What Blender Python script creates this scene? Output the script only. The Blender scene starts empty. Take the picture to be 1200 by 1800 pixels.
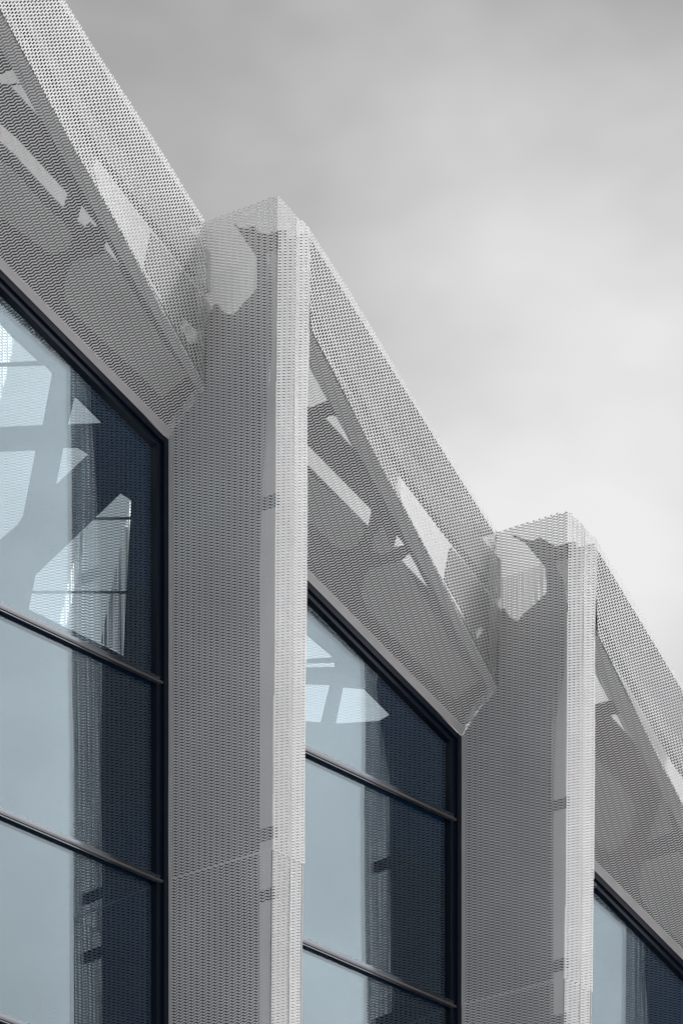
import bpy, bmesh, math, random
import numpy as np
from mathutils import Vector, Matrix, geometry
random.seed(7)
rng = np.random.default_rng(7)
sc = bpy.context.scene
col = sc.collection

# ------------------------------------------------------------------ camera
# Facade axes: u along the wall (to the right), v outward, w up. World: X = u, Y = -v, Z = w.
F, YH, TH = 9503.7, 5262.3, 0.8486          # focal length (px of an 1800 px tall frame), eye-level row, wall yaw
X0, Y0 = -1.6208, 50.0                      # first jamb as seen from the camera
EYE = 1.6
W0 = 23.605 + EYE                           # height of the first window's upper right corner
P, DROP = 4.1961, 1.4252                    # bay pitch and roof fall per bay
SL = DROP / P
CT, ST = math.cos(TH), math.sin(TH)
CAM = Vector((-(X0 * CT + Y0 * ST), X0 * ST - Y0 * CT, EYE))
cd = bpy.data.cameras.new('camera')
cam = bpy.data.objects.new('camera', cd)
col.objects.link(cam)
sc.camera = cam
cam.location = CAM
cam.rotation_euler = (math.pi / 2, 0, -TH)
cd.sensor_fit = 'VERTICAL'
cd.sensor_height = 36
cd.sensor_width = 24
cd.lens = F / 1800 * 36
cd.shift_y = (YH - 900) / 1800
cd.clip_start = 0.5
cd.clip_end = 6000

# ------------------------------------------------------------------ world and sun
SUN_AZ_U, SUN_AZ_V, SUN_EL = 0.76, 0.65, math.radians(46)
sd = Vector((SUN_AZ_U, -SUN_AZ_V, 0)).normalized() * math.cos(SUN_EL) + Vector((0, 0, math.sin(SUN_EL)))
world = bpy.data.worlds.new('World')
sc.world = world
world.use_nodes = True
nt = world.node_tree
N, LK = nt.nodes, nt.links
bg = N['Background']
sky = N.new('ShaderNodeTexSky')
sky.sky_type = 'NISHITA'
sky.sun_disc = False
sky.sun_elevation = SUN_EL
sky.sun_rotation = math.atan2(sd.x, sd.y)
sky.dust_density = 6.0
sky.air_density = 1.6
sky.ozone_density = 1.0
hsv = N.new('ShaderNodeHueSaturation')
hsv.inputs['Saturation'].default_value = 0.0
LK.new(sky.outputs[0], hsv.inputs['Color'])
tc = N.new('ShaderNodeTexCoord')
mp = N.new('ShaderNodeMapping')
mp.inputs['Scale'].default_value = (1.0, 1.0, 1.7)
mp.inputs['Location'].default_value = (18.17, 7.28, -11.7)
LK.new(tc.outputs['Generated'], mp.inputs['Vector'])
nz = N.new('ShaderNodeTexNoise')
nz.inputs['Scale'].default_value = 5.5
nz.inputs['Detail'].default_value = 5
nz.inputs['Roughness'].default_value = 0.52
LK.new(mp.outputs[0], nz.inputs['Vector'])
mr = N.new('ShaderNodeMapRange')
mr.inputs['From Min'].default_value = 0.3
mr.inputs['From Max'].default_value = 0.7
mr.inputs['To Min'].default_value = 0.5
mr.inputs['To Max'].default_value = 1.65
LK.new(nz.outputs[0], mr.inputs['Value'])
mx = N.new('ShaderNodeMix')
mx.data_type = 'RGBA'
mx.blend_type = 'MULTIPLY'
mx.inputs[0].default_value = 1.0
LK.new(hsv.outputs[0], mx.inputs[6])
LK.new(mr.outputs[0], mx.inputs[7])
LK.new(mx.outputs[2], bg.inputs['Color'])
bg.inputs['Strength'].default_value = 0.13

sl = bpy.data.lights.new('sun', 'SUN')
sl.energy = 2.0
sl.angle = math.radians(0.5)
sl.color = (1.0, 0.985, 0.965)
sun = bpy.data.objects.new('sun', sl)
col.objects.link(sun)
sun.location = (0, 0, 60)
sun.rotation_euler = sd.to_track_quat('Z', 'Y').to_euler()

vs = sc.view_settings
vs.view_transform = 'Standard'
vs.look = 'None'
vs.gamma = 1.0
vs.exposure = 0.0
vs.use_curve_mapping = False
sc.render.engine = 'CYCLES'
sc.cycles.use_denoising = True
sc.cycles.denoiser = 'OPENIMAGEDENOISE'
sc.cycles.denoising_input_passes = 'RGB_ALBEDO_NORMAL'
sc.cycles.max_bounces = 8
sc.cycles.transparent_max_bounces = 16
sc.cycles.sample_clamp_indirect = 6.0
sc.render.film_transparent = False


# ------------------------------------------------------------------ materials
def material(name, color, rough=0.5, metallic=0.0, vary=0.0, scale=3.0, bump=0.0, spec=0.5):
    m = bpy.data.materials.new(name)
    m.use_nodes = True
    t = m.node_tree
    b = t.nodes['Principled BSDF']
    b.inputs['Base Color'].default_value = (*color, 1)
    b.inputs['Roughness'].default_value = rough
    b.inputs['Metallic'].default_value = metallic
    b.inputs['Specular IOR Level'].default_value = spec
    if vary or bump:
        tcn = t.nodes.new('ShaderNodeTexCoord')
        n = t.nodes.new('ShaderNodeTexNoise')
        n.inputs['Scale'].default_value = scale
        n.inputs['Detail'].default_value = 6
        t.links.new(tcn.outputs['Object'], n.inputs['Vector'])
        if vary:
            r = t.nodes.new('ShaderNodeMapRange')
            r.inputs['From Min'].default_value = 0.25
            r.inputs['From Max'].default_value = 0.75
            r.inputs['To Min'].default_value = 1 - vary
            r.inputs['To Max'].default_value = 1 + vary
            t.links.new(n.outputs[0], r.inputs['Value'])
            mm = t.nodes.new('ShaderNodeMix')
            mm.data_type = 'RGBA'
            mm.blend_type = 'MULTIPLY'
            mm.inputs[0].default_value = 1
            mm.inputs[6].default_value = (*color, 1)
            t.links.new(r.outputs[0], mm.inputs[7])
            t.links.new(mm.outputs[2], b.inputs['Base Color'])
        if bump:
            bp = t.nodes.new('ShaderNodeBump')
            bp.inputs['Strength'].default_value = bump
            bp.inputs['Distance'].default_value = 0.01
            t.links.new(n.outputs[0], bp.inputs['Height'])
            t.links.new(bp.outputs[0], b.inputs['Normal'])
    return m


M_MESH = material('expanded_aluminium', (0.85, 0.85, 0.855), 0.36, 0.25, 0.07, 1.3)
_t = M_MESH.node_tree
_oi = _t.nodes.new('ShaderNodeObjectInfo')
_r = _t.nodes.new('ShaderNodeMapRange')
_r.inputs['To Min'].default_value = 0.93
_r.inputs['To Max'].default_value = 1.05
_t.links.new(_oi.outputs['Random'], _r.inputs['Value'])
_m = _t.nodes.new('ShaderNodeMix')
_m.data_type = 'RGBA'
_m.blend_type = 'MULTIPLY'
_m.inputs[0].default_value = 1
_b = _t.nodes['Principled BSDF']
_src = _b.inputs['Base Color'].links[0].from_socket
_t.links.new(_src, _m.inputs[6])
_t.links.new(_r.outputs[0], _m.inputs[7])
_t.links.new(_m.outputs[2], _b.inputs['Base Color'])
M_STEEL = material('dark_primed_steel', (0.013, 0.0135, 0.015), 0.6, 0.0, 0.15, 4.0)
M_SHEET = material('grey_sheet_lining', (0.21, 0.21, 0.213), 0.6, 0.0, 0.08, 1.5)
M_LIGHT = material('added_translucent_sheet', (0.80, 0.80, 0.81), 0.5, 0.0, 0.06, 1.5)
M_FIN = material('sunlit_pale_fin', (0.62, 0.61, 0.57), 0.35, 0.1, 0.05, 2.0)
M_PALE = material('grey_steel_chord', (0.07, 0.07, 0.072), 0.6, 0.0, 0.12, 3.0)
M_BACK = material('grey_sky_blocker', (0.55, 0.55, 0.555), 0.6, 0.0, 0.1, 1.2)
M_CHORD = material('grey_painted_steel', (0.07, 0.07, 0.072), 0.6, 0.0, 0.12, 3.0)
M_STRIP = material('grey_strip', (0.30, 0.30, 0.305), 0.6, 0.0, 0.08, 1.5)
M_BAND = material('satin_metal_band', (0.11, 0.117, 0.13), 0.12, 1.0, 0.05, 3.0)
M_FLASH = material('grey_flashing', (0.62, 0.61, 0.62), 0.45, 0.2, 0.06, 5.0)
M_FRAME = material('black_blue_window_frame', (0.003, 0.008, 0.020), 0.3, 0.0, 0.1, 6.0, spec=0.3)
M_TRANSOM = material('grey_transom_cap', (0.11, 0.112, 0.125), 0.4, 0.2, 0.08, 6.0)
M_INNER = material('interior_shade_blue', (0.0005, 0.010, 0.030), 0.9, 0.0, 0.15, 0.8, spec=0.0)
M_BODY = material('concrete', (0.3, 0.3, 0.29), 0.8, 0.0, 0.1, 0.7)
M_GROUND = material('stone_paving', (0.29, 0.29, 0.295), 0.85, 0.0, 0.15, 0.6)


_t = M_LIGHT.node_tree
_tl = _t.nodes.new('ShaderNodeBsdfTranslucent')
_tl.inputs['Color'].default_value = (0.80, 0.80, 0.80, 1)
_mx = _t.nodes.new('ShaderNodeMixShader')
_mx.inputs[0].default_value = 0.5
_t.links.new(_t.nodes['Principled BSDF'].outputs[0], _mx.inputs[1])
_t.links.new(_tl.outputs[0], _mx.inputs[2])
_t.links.new(_mx.outputs[0], _t.nodes['Material Output'].inputs[0])


def glass_material():
    m = bpy.data.materials.new('coated_blue_glass')
    m.use_nodes = True
    t = m.node_tree
    t.nodes.clear()
    out = t.nodes.new('ShaderNodeOutputMaterial')
    mixn = t.nodes.new('ShaderNodeMixShader')
    tr = t.nodes.new('ShaderNodeBsdfTransparent')
    tr.inputs[0].default_value = (0.80, 0.87, 0.91, 1)
    gl = t.nodes.new('ShaderNodeBsdfGlossy')
    gl.inputs['Roughness'].default_value = 0.0
    gl.inputs['Color'].default_value = (0.83, 0.945, 1.0, 1)
    lw = t.nodes.new('ShaderNodeLayerWeight')
    lw.inputs['Blend'].default_value = 0.5
    pw = t.nodes.new('ShaderNodeMath')
    pw.operation = 'POWER'
    pw.inputs[1].default_value = 3.0
    t.links.new(lw.outputs['Facing'], pw.inputs[0])
    fr = t.nodes.new('ShaderNodeMath')
    fr.operation = 'MULTIPLY_ADD'
    fr.inputs[1].default_value = 0.85
    fr.inputs[2].default_value = 0.036
    t.links.new(pw.outputs[0], fr.inputs[0])
    tcn = t.nodes.new('ShaderNodeTexCoord')
    n = t.nodes.new('ShaderNodeTexNoise')
    n.inputs['Scale'].default_value = 0.9
    n.inputs['Detail'].default_value = 1
    bp = t.nodes.new('ShaderNodeBump')
    bp.inputs['Strength'].default_value = 0.05
    bp.inputs['Distance'].default_value = 0.01
    t.links.new(tcn.outputs['Object'], n.inputs['Vector'])
    t.links.new(n.outputs[0], bp.inputs['Height'])
    t.links.new(bp.outputs[0], gl.inputs['Normal'])
    t.links.new(fr.outputs[0], mixn.inputs[0])
    t.links.new(tr.outputs[0], mixn.inputs[1])
    t.links.new(gl.outputs[0], mixn.inputs[2])
    t.links.new(mixn.outputs[0], out.inputs[0])
    return m


M_GLASS = glass_material()


# ------------------------------------------------------------------ helpers
def uvw(u, v, w):
    return Vector((u, -v, w + W0))


def at_plane(px, py, O, n):
    """Point of the plane (O, n) on the sight line through a measured image point."""
    d = Vector(((px - 600) / F, 1.0, (YH - py) / F))          # right, forward, up
    d = Vector((d.x * CT + d.y * ST, -d.x * ST + d.y * CT, d.z))
    t = (O - CAM).dot(n) / d.dot(n)
    return CAM + d * t


def link(name, me, mat, parent=None):
    o = bpy.data.objects.new(name, me)
    if mat:
        me.materials.append(mat)
    col.objects.link(o)
    if parent:
        o.parent = parent
    return o


def empty(name, loc):
    o = bpy.data.objects.new(name, None)
    o.empty_display_size = 0.3
    col.objects.link(o)
    o.location = loc
    return o


def fit_plane(pts):
    c = sum(pts, Vector()) / len(pts)
    n = Vector()
    for i in range(len(pts)):
        a, b = pts[i] - c, pts[(i + 1) % len(pts)] - c
        n += a.cross(b)
    return c, n.normalized()


def slab(name, pts, thick, mat, parent=None, holes=()):
    """Plate cut to a polygon (world points), given thickness along the vector `thick`."""
    loops = [list(pts)] + [list(h) for h in holes]
    tris = geometry.tessellate_polygon(loops)
    flat = [p for l in loops for p in l]
    nv = len(flat)
    verts = [tuple(p) for p in flat] + [tuple(p + thick) for p in flat]
    faces = []
    for a, b, c in tris:
        faces.append((a, b, c))
        faces.append((c + nv, b + nv, a + nv))
    k = 0
    for l in loops:
        m = len(l)
        for i in range(m):
            j = (i + 1) % m
            faces.append((k + i, k + j, k + j + nv, k + i + nv))
        k += m
    me = bpy.data.meshes.new(name)
    me.from_pydata(verts, [], faces)
    bm = bmesh.new()
    bm.from_mesh(me)
    bmesh.ops.recalc_face_normals(bm, faces=bm.faces)
    bm.to_mesh(me)
    bm.free()
    me.update()
    return link(name, me, mat, parent)


def bar(name, a, b, wdir, wid, dep, mat, parent=None, wid2=None):
    """Straight member from a to b, `wid` across wdir and `dep` deep, with chamfered corners."""
    ax = (b - a).normalized()
    y = (wdir - ax * wdir.dot(ax)).normalized()
    z = ax.cross(y)
    ring = []
    ch = min(wid, dep) * 0.12
    prof = [(-.5, -.5, ch, 0), (.5, -.5, -ch, 0), (.5, -.5, 0, ch), (.5, .5, 0, -ch), (.5, .5, -ch, 0), (-.5, .5, ch, 0), (-.5, .5, 0, -ch), (-.5, -.5, 0, ch)]
    verts = []
    for p, ww in ((a, wid), (b, wid2 or wid)):
        for sx, sy, dx, dy in prof:
            verts.append(tuple(p + y * (sx * ww + dx) + z * (sy * dep + dy)))
    n = 8
    faces = [tuple(range(n - 1, -1, -1)), tuple(range(n, 2 * n))]
    for i in range(n):
        j = (i + 1) % n
        faces.append((i, j, j + n, i + n))
    me = bpy.data.meshes.new(name)
    me.from_pydata(verts, [], faces)
    me.update()
    return link(name, me, mat, parent)


LWD, SWD, STRAND = 0.068, 0.027, 0.0185


def inside(poly, x, y):
    r = np.zeros(x.shape, bool)
    n = len(poly)
    for i in range(n):
        x1, y1 = poly[i]
        x2, y2 = poly[(i + 1) % n]
        c = ((y1 > y) != (y2 > y))
        with np.errstate(divide='ignore', invalid='ignore'):
            xi = (x2 - x1) * (y - y1) / (y2 - y1 + 1e-12) + x1
        r ^= c & (x < xi)
    return r


def mesh_panel(name, pts, row, outward, parent, tilt=30, lwd=LWD, swd=SWD, strand=STRAND, sag=0.0, mat=None):
    """Sheet of expanded metal filling a flat polygon: zigzag strands, each tilted out of the plane."""
    O, n = fit_plane(pts)
    if n.dot(outward) < 0:
        n = -n
    ex = (row - n * row.dot(n)).normalized()
    ey = n.cross(ex)
    if ey.z < 0:
        ey = -ey
    poly = [((p - O).dot(ex), (p - O).dot(ey)) for p in pts]
    xs = [p[0] for p in poly]
    ys = [p[1] for p in poly]
    K = 6
    ds = lwd / K
    i0, i1 = int(min(xs) / ds) - K, int(max(xs) / ds) + K
    j0, j1 = int(min(ys) / swd) - 2, int(max(ys) / swd) + 2
    I = np.arange(i0, i1 + 1)
    J = np.arange(j0, j1 + 1)
    wave = np.array([1.0, 0.45, -0.45, -1.0, -0.45, 0.45])
    wide = np.array([1.30, 0.97, 0.97, 1.30, 0.97, 0.97])    # strands join their neighbours at the crests
    amp = 0.0070
    ph = np.broadcast_to(I[None, :] % K, (len(J), len(I)))
    S = np.broadcast_to(I[None, :] * ds, ph.shape)
    T = J[:, None] * swd + amp * wave[ph]
    # slight unevenness of the stretched sheet
    Z = sag * (np.sin(S * 1.9 + 0.7) * np.cos(T * 2.3 + 1.1) + 0.5 * np.sin(S * 4.7 + T * 3.1))
    Z = Z + 0.0018 * wave[ph]
    tl = np.radians(tilt) + 0.04 * rng.standard_normal(ph.shape)
    st = strand * wide[ph]
    hy, hz = 0.5 * st * np.cos(tl), 0.5 * st * np.sin(tl)
    O_, ex_, ey_, n_ = (np.array(a) for a in (O, ex, ey, n))
    base = O_ + S[..., None] * ex_ + T[..., None] * ey_ + Z[..., None] * n_
    off = hy[..., None] * ey_ + hz[..., None] * n_
    V = np.stack([base - off, base + off], 2)                 # rows, cols, 2, 3
    keep = inside(poly, (S[:, 1:] + S[:, :-1]) / 2, (T[:, 1:] + T[:, :-1]) / 2)
    R, C = ph.shape
    idx = np.arange(R * C * 2).reshape(R, C, 2)
    q = np.stack([idx[:, :-1, 0], idx[:, 1:, 0], idx[:, 1:, 1], idx[:, :-1, 1]], -1)[keep]
    used, invq = np.unique(q, return_inverse=True)
    co = V.reshape(-1, 3)[used]
    q = invq.reshape(-1, 4)
    me = bpy.data.meshes.new(name)
    me.vertices.add(len(co))
    me.vertices.foreach_set('co', co.astype(np.float32).ravel())
    me.loops.add(q.size)
    me.loops.foreach_set('vertex_index', q.astype(np.int32).ravel())
    me.polygons.add(len(q))
    me.polygons.foreach_set('loop_start', np.arange(0, q.size, 4, dtype=np.int32))
    me.polygons.foreach_set('loop_total', np.full(len(q), 4, dtype=np.int32))
    me.update(calc_edges=True)
    return link(name, me, mat or M_MESH, parent)


# ------------------------------------------------------------------ setting
gm = bpy.data.meshes.new('ground')
gs = 3000
gm.from_pydata([(-gs, -gs, 0), (gs, -gs, 0), (gs, gs, 0), (-gs, gs, 0)], [], [(0, 1, 2, 3)])
gnd = link('ground', gm, M_GROUND)
gnd['kind'] = 'structure'

bld = empty('building', (P, 0, 0))
bld['label'] = 'modern building facade of folded grey expanded metal piers and sloping eaves with blue glass windows'
bld['category'] = 'building'


def part(name):
    o = empty(name, (0, 0, 0))
    o.parent = bld
    o.matrix_parent_inverse = Matrix.Translation((-P, 0, 0))
    return o


# measured section of a pier and its eave, relative to the window corner of the same pier
A = (0.128, 1.278, 1.884)
Mm = (0.376, 1.281, 1.797)
B = (0.555, 1.287, 1.744)
C = (0.046, 0.458, 1.911)
D = (0.046, 0.458, 0.363)
E_ = (0.555, 1.287, 0.818)
BOT = -8.6                                   # the cladding runs down past the frame
TP = 0.0078                                  # the piers get slightly shallower downward
M1, M2, MS = -2.25, -4.086, 1.836            # transom heights


def off(k, p):
    return uvw(p[0] + k * P, p[1], p[2] - k * DROP)


def low(k, p, w):
    """the point of the pier edge p at absolute height w"""
    h = (p[2] - k * DROP) - w
    return uvw(p[0] + k * P - h * TP * 0.5, p[1] - h * TP, w)


HORIZ_V = Vector((0.1, -1, 0)).normalized()


def build_pier(k):
    pr = part('pier')
    jl = (0.002, 0.03)
    wt = A[2] - k * DROP
    outl = Vector((-1, -0.1, 0))
    outf = Vector((0, -1, 0))
    bot = M2 + 0.02 - 4.2
    gap = -0.007

    def jw(w):
        return uvw(jl[0] + k * P, jl[1], w)
    # left face, in panels that break at the transom heights
    cuts = [c for c in (M2 + 0.02, M2 - 2 * MS + 0.02) if c < wt - 2.6]
    edges = [None] + cuts + [bot]
    for i in range(len(edges) - 1):
        back = Vector((0, 0.0, 0)) if i < len(edges) - 2 and edges[i + 1] > M2 - 0.1 else Vector((0, 0.012, 0))
        lo = edges[i + 1] + gap
        if i == 0:
            q = [jw(lo), jw(wt + 0.018), off(k, A), low(k, A, lo) + back]
        else:
            hi = edges[i] - gap
            q = [jw(lo), jw(hi), low(k, A, hi) + back, low(k, A, lo) + back]
        mesh_panel('mesh_panel', q, HORIZ_V, outl, pr, sag=0.006, strand=0.0145, tilt=17)
    # folded edge of the cladding beside the window
    jt = [uvw(k * P - 0.004, 0.037, bot), uvw(k * P - 0.004, 0.037, -k * DROP - 0.01), uvw(k * P - 0.001, 0.072, -k * DROP + 0.03), uvw(k * P - 0.001, 0.072, bot)]
    slab('edge_trim', jt, Vector((0.003, 0, 0)), M_FLASH, pr)
    # two narrow front faces
    sm = M2 + 0.02
    for (a, b, rd) in ((A, Mm, 0), (Mm, B, 1)):
        dirh = Vector((b[0] - a[0], -(b[1] - a[1]), 0))
        mesh_panel('mesh_panel', [low(k, a, sm + gap), off(k, a), off(k, b), low(k, b, sm + gap)], dirh, outf, pr, sag=0.005, tilt=21 - 6 * rd, strand=0.0155)
        s = Vector((0, 0.012, 0)) + (Vector((-0.035, 0, 0)) if rd else Vector())
        mesh_panel('mesh_panel', [low(k, a, bot) + Vector((0, .012, 0)), low(k, a, sm - gap) + Vector((0, .012, 0)), low(k, b, sm - gap) + s, low(k, b, bot) + s], dirh, outf, pr, sag=0.005, tilt=21 - 6 * rd, strand=0.0155)
    # right face, seen only from inside: translucent sheet added to brighten the open strip
    rb = (B[0], 0.03)
    rs = Vector((-0.012, 0.012, 0))
    slab('lining_sheet', [low(k, B, bot) + rs, off(k, (B[0], B[1], 1.70)) + rs, off(k, (B[0], 0.82, 1.70)) + rs, off(k, (B[0], 0.82, 0.5)) + rs,
                          uvw(rb[0] + k * P, rb[1], -k * DROP - SL * rb[0]) + rs, uvw(rb[0] + k * P, rb[1], bot) + rs], Vector((0.004, 0, 0)), M_LIGHT, pr)
    mesh_panel('mesh_panel', [off(k, (B[0], 0.80, 0.5)), off(k, (B[0], 0.80, 1.72)), off(k, (B[0], 0.02, 1.72)), off(k, (B[0], 0.02, -0.1))], Vector((0, -1, 0)), Vector((1, 0, 0)), pr, strand=0.0125, tilt=15)
    # folded corner trims
    for e, wd in ((Mm, 0.006),):
        bar('corner_trim', off(k, e) + Vector((0, 0.004, -0.02)), low(k, e, bot) + Vector((0, 0.004, 0)), Vector((1, 0, 0)), wd, 0.006, M_FLASH, pr)
    bar('corner_trim', low(k, A, sm) + Vector((0.004, 0.008, 0)), low(k, A, bot) + Vector((0.004, 0.012, 0)), Vector((1, 0, 0)), 0.012, 0.006, M_TRANSOM, pr)
    # dark casing behind the left face, cut as measured on the first pier
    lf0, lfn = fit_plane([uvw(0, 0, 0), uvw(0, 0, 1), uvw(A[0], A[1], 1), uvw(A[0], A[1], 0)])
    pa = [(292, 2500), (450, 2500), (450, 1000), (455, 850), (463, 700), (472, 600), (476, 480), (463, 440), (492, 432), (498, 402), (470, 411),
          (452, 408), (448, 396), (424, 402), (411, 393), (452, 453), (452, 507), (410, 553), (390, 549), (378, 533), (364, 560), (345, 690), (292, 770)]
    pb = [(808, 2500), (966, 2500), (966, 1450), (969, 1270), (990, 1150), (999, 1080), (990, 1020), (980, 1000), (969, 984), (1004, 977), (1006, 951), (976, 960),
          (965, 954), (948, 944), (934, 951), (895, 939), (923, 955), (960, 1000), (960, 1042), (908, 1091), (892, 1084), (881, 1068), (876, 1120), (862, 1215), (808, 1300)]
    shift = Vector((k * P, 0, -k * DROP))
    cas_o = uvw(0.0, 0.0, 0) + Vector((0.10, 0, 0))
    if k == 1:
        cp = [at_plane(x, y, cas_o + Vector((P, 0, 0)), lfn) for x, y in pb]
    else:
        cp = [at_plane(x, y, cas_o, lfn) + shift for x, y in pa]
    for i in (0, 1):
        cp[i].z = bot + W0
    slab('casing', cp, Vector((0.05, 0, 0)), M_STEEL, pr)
    # ties across the open strip
    ties = {0: (890, 1471, 1578), 1: (1418, 1700, 1797)}.get(k, (890,))
    for y in ties:
        x = {0: 452, 1: 968}.get(k, 452)
        q = at_plane(x, y, cas_o + Vector((k * P, 0, 0)) if k in (0, 1) else cas_o, lfn)
        if k not in (0, 1):
            q = q + shift
        q2 = Vector((q.x + 0.02, low(k, A, q.z - W0).y + 0.05, q.z))
        bar('tie', q + Vector((0, 0.05, 0)), q2, Vector((0, 0, 1)), 0.10, 0.05, M_STEEL, pr)
    # core column down to the ground
    c0 = uvw(0.18 + k * P, 0.06, bot)
    slab('column', [Vector((c0.x, c0.y, 0)), Vector((c0.x + 0.3, c0.y, 0)), Vector((c0.x + 0.3, c0.y - 0.6, 0)), Vector((c0.x, c0.y - 0.6, 0))], Vector((0, 0, W0 - k * DROP + 0.2)), M_STEEL, pr)
    return pr


def build_eave(k):
    """eave of the bay between pier k and pier k + 1"""
    ev = part('eave')
    b0, e0 = off(k, B), off(k, E_)
    c1, d1, j1 = off(k + 1, C), off(k + 1, D), off(k + 1, (0, 0, 0))
    hl = off(k, (B[0], 0, -SL * B[0]))
    rise = 0.83
    up = Vector((0, 0, 1))
    # fascia
    fdir = (d1 - e0)
    along = Vector((fdir.x, fdir.y, 0)).normalized()
    fn = Vector((along.y, -along.x, 0))
    if fn.y > 0:
        fn = -fn
    rowf = (along * 1.0 + up * 0.51)
    mid = 0.5
    fas = [e0, b0, c1, d1]
    mesh_panel('mesh_panel', fas, rowf, fn, ev, sag=0.012, tilt=22, strand=0.0150)
    # sheet and lid added inside the eave to keep sky out of fascia gaps
    bk = -fn * 0.55 + Vector((0, 0, 0))
    tq = 0.74                                # the box stops short of the next pier, where the framing stands open
    bq, lq = b0.lerp(c1, tq), (e0 + up * 0.68).lerp(d1 + up * 0.78, tq)
    slab('sky_blocker', [e0 + bk + up * 0.68, b0 + bk - up * 0.03, bq + bk - up * 0.03, lq + bk], -fn * 0.01, M_BACK, ev)
    slab('sky_blocker', [b0 - fn * 0.03 - up * 0.035, c1 - fn * 0.03 - up * 0.035, c1 + bk * 0.6 - up * 0.035, bq + bk * 0.72 - up * 0.035, bq + bk * 0.99 - up * 0.035, b0 + bk * 0.99 - up * 0.035], up * 0.008, M_BACK, ev)
    # soffit from the flashing out to the fascia
    sj = off(k + 1, (0.006, 0.07, 0.07 * rise))
    sh = off(k, (B[0], 0.07, -SL * B[0] + 0.07 * rise))
    so = [sh, sj, d1 + Vector((0, 0, -0.003)), e0 + Vector((0, 0, -0.003))]
    sO, sn = fit_plane(so)
    if sn.z > 0:
        sn = -sn
    rows = Vector((0.35, -0.44, 0.26))
    mesh_panel('mesh_panel', so, rows, sn, ev, sag=0.008, tilt=-10, strand=0.0118)
    # flashing along the window head
    fo = uvw(0, 0, 0)
    f = [hl + Vector((0, -0.034, 0.005)), j1 + Vector((0, -0.034, 0.005)), sj, sh]
    slab('flashing', f, Vector((0, 0.0, 0.02)), M_FLASH, ev)
    # lining above the soffit, measured in the middle bay, with the openings that show sky
    sO1 = uvw(P, 0, -DROP)
    shift = Vector(((k) * P, 0, -(k) * DROP))
    sref = fit_plane([off(0, (B[0], 0.07, -SL * B[0] + 0.07 * rise)), off(1, (0.006, 0.07, 0.07 * rise)), off(1, D), off(0, E_)])

    def on(px, h):
        return [at_plane(x, y, sref[0] + up * h, sref[1]) + shift for x, y in px]

    def lin(t, n):                           # points along the straight fascia foot
        return e0.lerp(d1, t)
    # steel plate with openings, as measured in each bay
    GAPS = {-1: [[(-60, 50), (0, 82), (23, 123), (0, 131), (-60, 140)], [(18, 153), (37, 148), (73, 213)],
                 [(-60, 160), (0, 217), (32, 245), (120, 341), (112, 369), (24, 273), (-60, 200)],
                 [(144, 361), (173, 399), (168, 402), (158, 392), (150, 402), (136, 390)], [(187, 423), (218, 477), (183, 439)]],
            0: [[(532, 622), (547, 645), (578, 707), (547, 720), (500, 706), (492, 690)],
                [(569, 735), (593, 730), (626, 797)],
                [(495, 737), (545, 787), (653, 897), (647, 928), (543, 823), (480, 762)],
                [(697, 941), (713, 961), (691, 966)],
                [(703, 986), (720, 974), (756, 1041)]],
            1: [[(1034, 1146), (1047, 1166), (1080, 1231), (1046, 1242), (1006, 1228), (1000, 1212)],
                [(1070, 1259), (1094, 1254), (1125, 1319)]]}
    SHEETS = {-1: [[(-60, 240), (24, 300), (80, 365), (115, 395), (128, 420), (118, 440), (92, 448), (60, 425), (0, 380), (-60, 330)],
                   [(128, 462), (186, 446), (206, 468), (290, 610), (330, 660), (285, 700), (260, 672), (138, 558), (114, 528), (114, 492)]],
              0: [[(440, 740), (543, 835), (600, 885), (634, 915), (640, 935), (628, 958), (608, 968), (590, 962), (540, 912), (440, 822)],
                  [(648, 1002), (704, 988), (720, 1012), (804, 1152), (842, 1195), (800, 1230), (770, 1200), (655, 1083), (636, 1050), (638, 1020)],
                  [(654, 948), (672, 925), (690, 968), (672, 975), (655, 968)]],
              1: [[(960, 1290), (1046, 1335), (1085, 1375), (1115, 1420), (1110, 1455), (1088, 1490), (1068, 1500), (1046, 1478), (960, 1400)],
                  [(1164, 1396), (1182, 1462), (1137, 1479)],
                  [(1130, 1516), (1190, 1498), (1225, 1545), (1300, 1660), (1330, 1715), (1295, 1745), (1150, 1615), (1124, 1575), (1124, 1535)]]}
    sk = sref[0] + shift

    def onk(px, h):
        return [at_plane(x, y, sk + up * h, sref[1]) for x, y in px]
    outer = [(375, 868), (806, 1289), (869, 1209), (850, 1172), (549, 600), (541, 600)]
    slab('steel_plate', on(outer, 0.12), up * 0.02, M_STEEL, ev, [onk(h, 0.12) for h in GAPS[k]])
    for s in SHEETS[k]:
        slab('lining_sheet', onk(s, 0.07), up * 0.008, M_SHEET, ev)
    # folded edge strip behind the foot of the fascia
    a, b = e0 + up * 0.05, d1 + up * 0.05
    inn = Vector((0, 1, -rise)).normalized()
    slab('edge_strip', [a + inn * 0.01, b + inn * 0.01, b + inn * 0.11, a + inn * 0.2], up * 0.006, M_STRIP, ev)
    # chord and gusset plates behind the fascia
    fO = off(0, B) + (-fn) * 0.10

    def onf(px):
        return [at_plane(x, y, fO, fn) + shift for x, y in px]
    slab('chord', onf([(556, 548), (612, 630), (700, 772), (775, 866), (880, 985), (880, 1050), (785, 928), (718, 838), (640, 705), (600, 632)]), -fn * 0.08, M_PALE, ev)
    gh = [onf([(846, 1078), (855, 1086), (858, 1092), (848, 1086)]), onf([(846, 1098), (853, 1106), (838, 1125), (834, 1112)])]
    if k == -1:
        gh = [[at_plane(x, y, fO + shift, fn) for x, y in h] for h in ([(290, 500), (303, 533), (298, 549), (284, 530)], [(322, 553), (350, 583), (347, 602), (332, 603), (319, 576)])]
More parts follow.
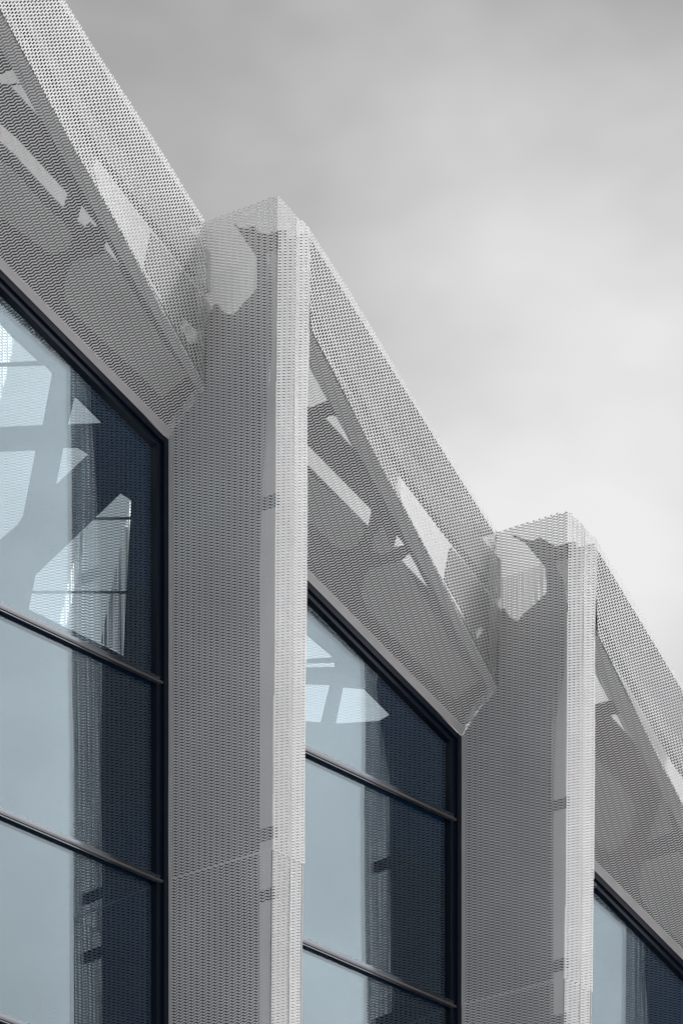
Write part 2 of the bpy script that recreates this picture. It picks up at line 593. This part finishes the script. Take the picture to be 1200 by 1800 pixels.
    slab('gusset_plate', onf([(792, 962), (802, 972), (880, 1072), (880, 1225), (838, 1150), (815, 1105), (820, 1085), (800, 1050), (782, 1018)]), -fn * 0.02, M_CHORD, ev, gh)
    return ev


def build_window(k):
    """window of the bay between pier k and pier k + 1"""
    wn = part('window')
    ul, ur = k * P + B[0], (k + 1) * P
    def head(u, d=0.0):
        return -SL * (u - 0) - d
    bot = M2 - MS * 3
    fw = 0.075
    # frame
    y0 = 0.035
    j = [uvw(ur - 0.13, y0 - 0.03, bot), uvw(ur - 0.13, y0 - 0.03, head(ur - 0.13, 0.05)), uvw(ur - 0.06, y0 - 0.03, head(ur - 0.06, 0.05)), uvw(ur - 0.06, y0 - 0.03, bot)]
    slab('jamb', j, Vector((0, 0.09, 0)), M_FRAME, wn)
    j = [uvw(ur - 0.058, y0, bot), uvw(ur - 0.058, y0, head(ur - 0.058, 0.0)), uvw(ur - 0.002, y0, head(ur - 0.002, 0.0)), uvw(ur - 0.002, y0, bot)]
    slab('jamb', j, Vector((0, 0.12, 0)), M_FRAME, wn)
    h = [uvw(ul, y0 - 0.004, head(ul)), uvw(ur - 0.06, y0 - 0.004, head(ur - 0.06)), uvw(ur - 0.06, y0 - 0.004, head(ur - 0.06, 0.06)), uvw(ul, y0 - 0.004, head(ul, 0.06))]
    slab('head_frame', h, Vector((0, 0.115, 0)), M_FRAME, wn)
    h = [uvw(ul, y0 - 0.03, head(ul, 0.062)), uvw(ur - 0.131, y0 - 0.03, head(ur - 0.131, 0.062)), uvw(ur - 0.131, y0 - 0.03, head(ur - 0.131, 0.12)), uvw(ul, y0 - 0.03, head(ul, 0.12))]
    slab('head_frame', h, Vector((0, 0.088, 0)), M_FRAME, wn)
    tr = [M1 - MS * i for i in range(5) if M1 - MS * i > bot - 0.01]
    levels = []
    gu0, gu1 = ul, ur - 0.12
    prev = None
    for i, t in enumerate(tr + [bot]):
        if t > head(gu0, 0.2):
            continue
        th = 0.036
        lo = t + th
        if prev is None:
            if t > head(gu1, 0.15):
                ux = -(t + 0.1) / SL
                pts = [(gu0, lo), (min(ux, gu1), lo), (gu0, head(gu0, 0.1))]
            else:
                pts = [(gu0, lo), (gu1, lo), (gu1, head(gu1, 0.1)), (gu0, head(gu0, 0.1))]
        elif prev > head(gu1, 0.15):
            pts = [(gu0, lo), (gu1, lo), (gu1, head(gu1, 0.1)), (-(prev + 0.1) / SL, prev - th), (gu0, prev - th)]
        else:
            pts = [(gu0, lo), (gu1, lo), (gu1, prev - th), (gu0, prev - th)]
        tx, tz = random.uniform(-1, 1) * 0.0012, random.uniform(-1, 1) * 0.0012
        cu, cw = pts[0]
        gp = [uvw(u, -0.03 + (u - cu) * tx + (w - cw) * tz, w) for u, w in pts]
        slab('glass_pane', gp, Vector((0, 0.028, 0)), M_GLASS, wn)
        if t > bot + 0.05:
            ue = gu1 + 0.06 if t < head(gu1, 0.2) else min(gu1, -(t + 0.1) / SL)
            def strip(name, v, w0_, w1_, d, m):
                slab(name, [uvw(gu0, v, t + w0_), uvw(ue, v, t + w0_), uvw(ue, v, t + w1_), uvw(gu0, v, t + w1_)], Vector((0, d, 0)), m, wn)
            strip('transom', 0.004, -0.036, 0.042, 0.03, M_FRAME)
            strip('transom_band', 0.0105, 0.004, 0.040, 0.005, M_BAND)
            strip('transom_cap', 0.022, -0.019, 0.002, 0.016, M_TRANSOM)
            strip('transom_band', 0.0105, -0.034, -0.022, 0.005, M_BAND)
        prev = t
    return wn


HOLES = {
    -1: [[(-60, 500), (0, 562), (25, 590), (72, 634), (-60, 641)],
         [(-60, 645), (85, 641), (96, 655), (79, 747), (-60, 753)],
         [(-60, 795), (67, 790), (45, 905), (35, 921), (0, 951), (-60, 990)],
         [(133, 694), (144, 703), (184, 743), (120, 746)],
         [(112, 786), (141, 786), (159, 797), (99, 854)],
         [(215, 865), (235, 878), (221, 1154), (51, 1071), (63, 1011), (139, 938)]],
    0: [[(480, 1060), (537, 1110), (590, 1155), (480, 1162)],
        [(480, 1167), (600, 1163), (592, 1172), (480, 1174)],
        [(480, 1200), (583, 1203), (567, 1270), (480, 1264)],
        [(603, 1207), (643, 1210), (688, 1255), (667, 1267), (590, 1272)]],
    1: []}


def build_inner(k):
    iw = part('dark_interior')
    ul, ur = k * P + 0.1, (k + 1) * P + 0.1
    V = -0.9
    n = Vector((0, -1, 0))
    O = uvw(0, V, 0)
    ul2, ur2 = ul + 0.9, ur + 0.9
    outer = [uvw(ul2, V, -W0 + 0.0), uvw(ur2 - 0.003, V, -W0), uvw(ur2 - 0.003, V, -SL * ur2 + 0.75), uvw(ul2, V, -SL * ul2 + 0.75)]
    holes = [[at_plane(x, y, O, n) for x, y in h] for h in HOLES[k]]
    slab('interior_shade_plate', outer, Vector((0, 0.03, 0)), M_INNER, iw, holes)  # dark plate standing in for the unlit interior, cut where bright openings show
    if not holes:
        return
    zs = [p.z for h in holes for p in h]
    xs = [p.x for h in holes for p in h]
    # rear screen of the same expanded metal, turned a little
    d = Vector((1, -0.377, 0)).normalized()
    mid = Vector(((min(xs) + max(xs)) / 2 + 0.7, 1.9, 0))
    a, b = mid - d * 2.0, mid + d * 1.6
    z0, z1 = min(zs) - 0.2, max(zs) + 1.2
    mesh_panel('mesh_panel', [Vector((a.x, a.y, z0)), Vector((b.x, b.y, z0)), Vector((b.x, b.y, z1)), Vector((a.x, a.y, z1))], d, n, iw, strand=0.0125, tilt=15)

    # fins of the rear screen, sunlight put into their pale colour, and thin rails in front of it
    fins = {-1: [[(157, 922), (142, 930), (104, 1098), (116, 1104)], [(229, 884), (235, 879), (221, 1152), (176, 1132)], [(-20, 545), (24, 582), (25, 602), (0, 711), (-20, 716)]],
            0: [[(520, 1108), (531, 1104), (512, 1152), (500, 1152)]]}[k]
    O2, O3 = uvw(0, -1.25, 0), uvw(0, -1.0, 0)
    for f in fins:
        mesh_panel('mesh_panel', [at_plane(x, y, O2, n) for x, y in f], Vector((1, 0, 0)), n, iw, strand=0.0195, tilt=-20, mat=M_FIN)
    rails = {-1: [(140, 912, 245, 911), (40, 1041, 240, 1041)], 0: []}[k]
    for x0, y0, x1, y1 in rails:
        bar('rail', at_plane(x0, y0, O3, n), at_plane(x1, y1, O3, n), Vector((0, 0, 1)), 0.022, 0.02, M_FRAME, iw)


for k in (-1, 0, 1, 2):
    build_pier(k)
for k in (-1, 0, 1):
    build_eave(k)
    build_window(k)
    build_inner(k)
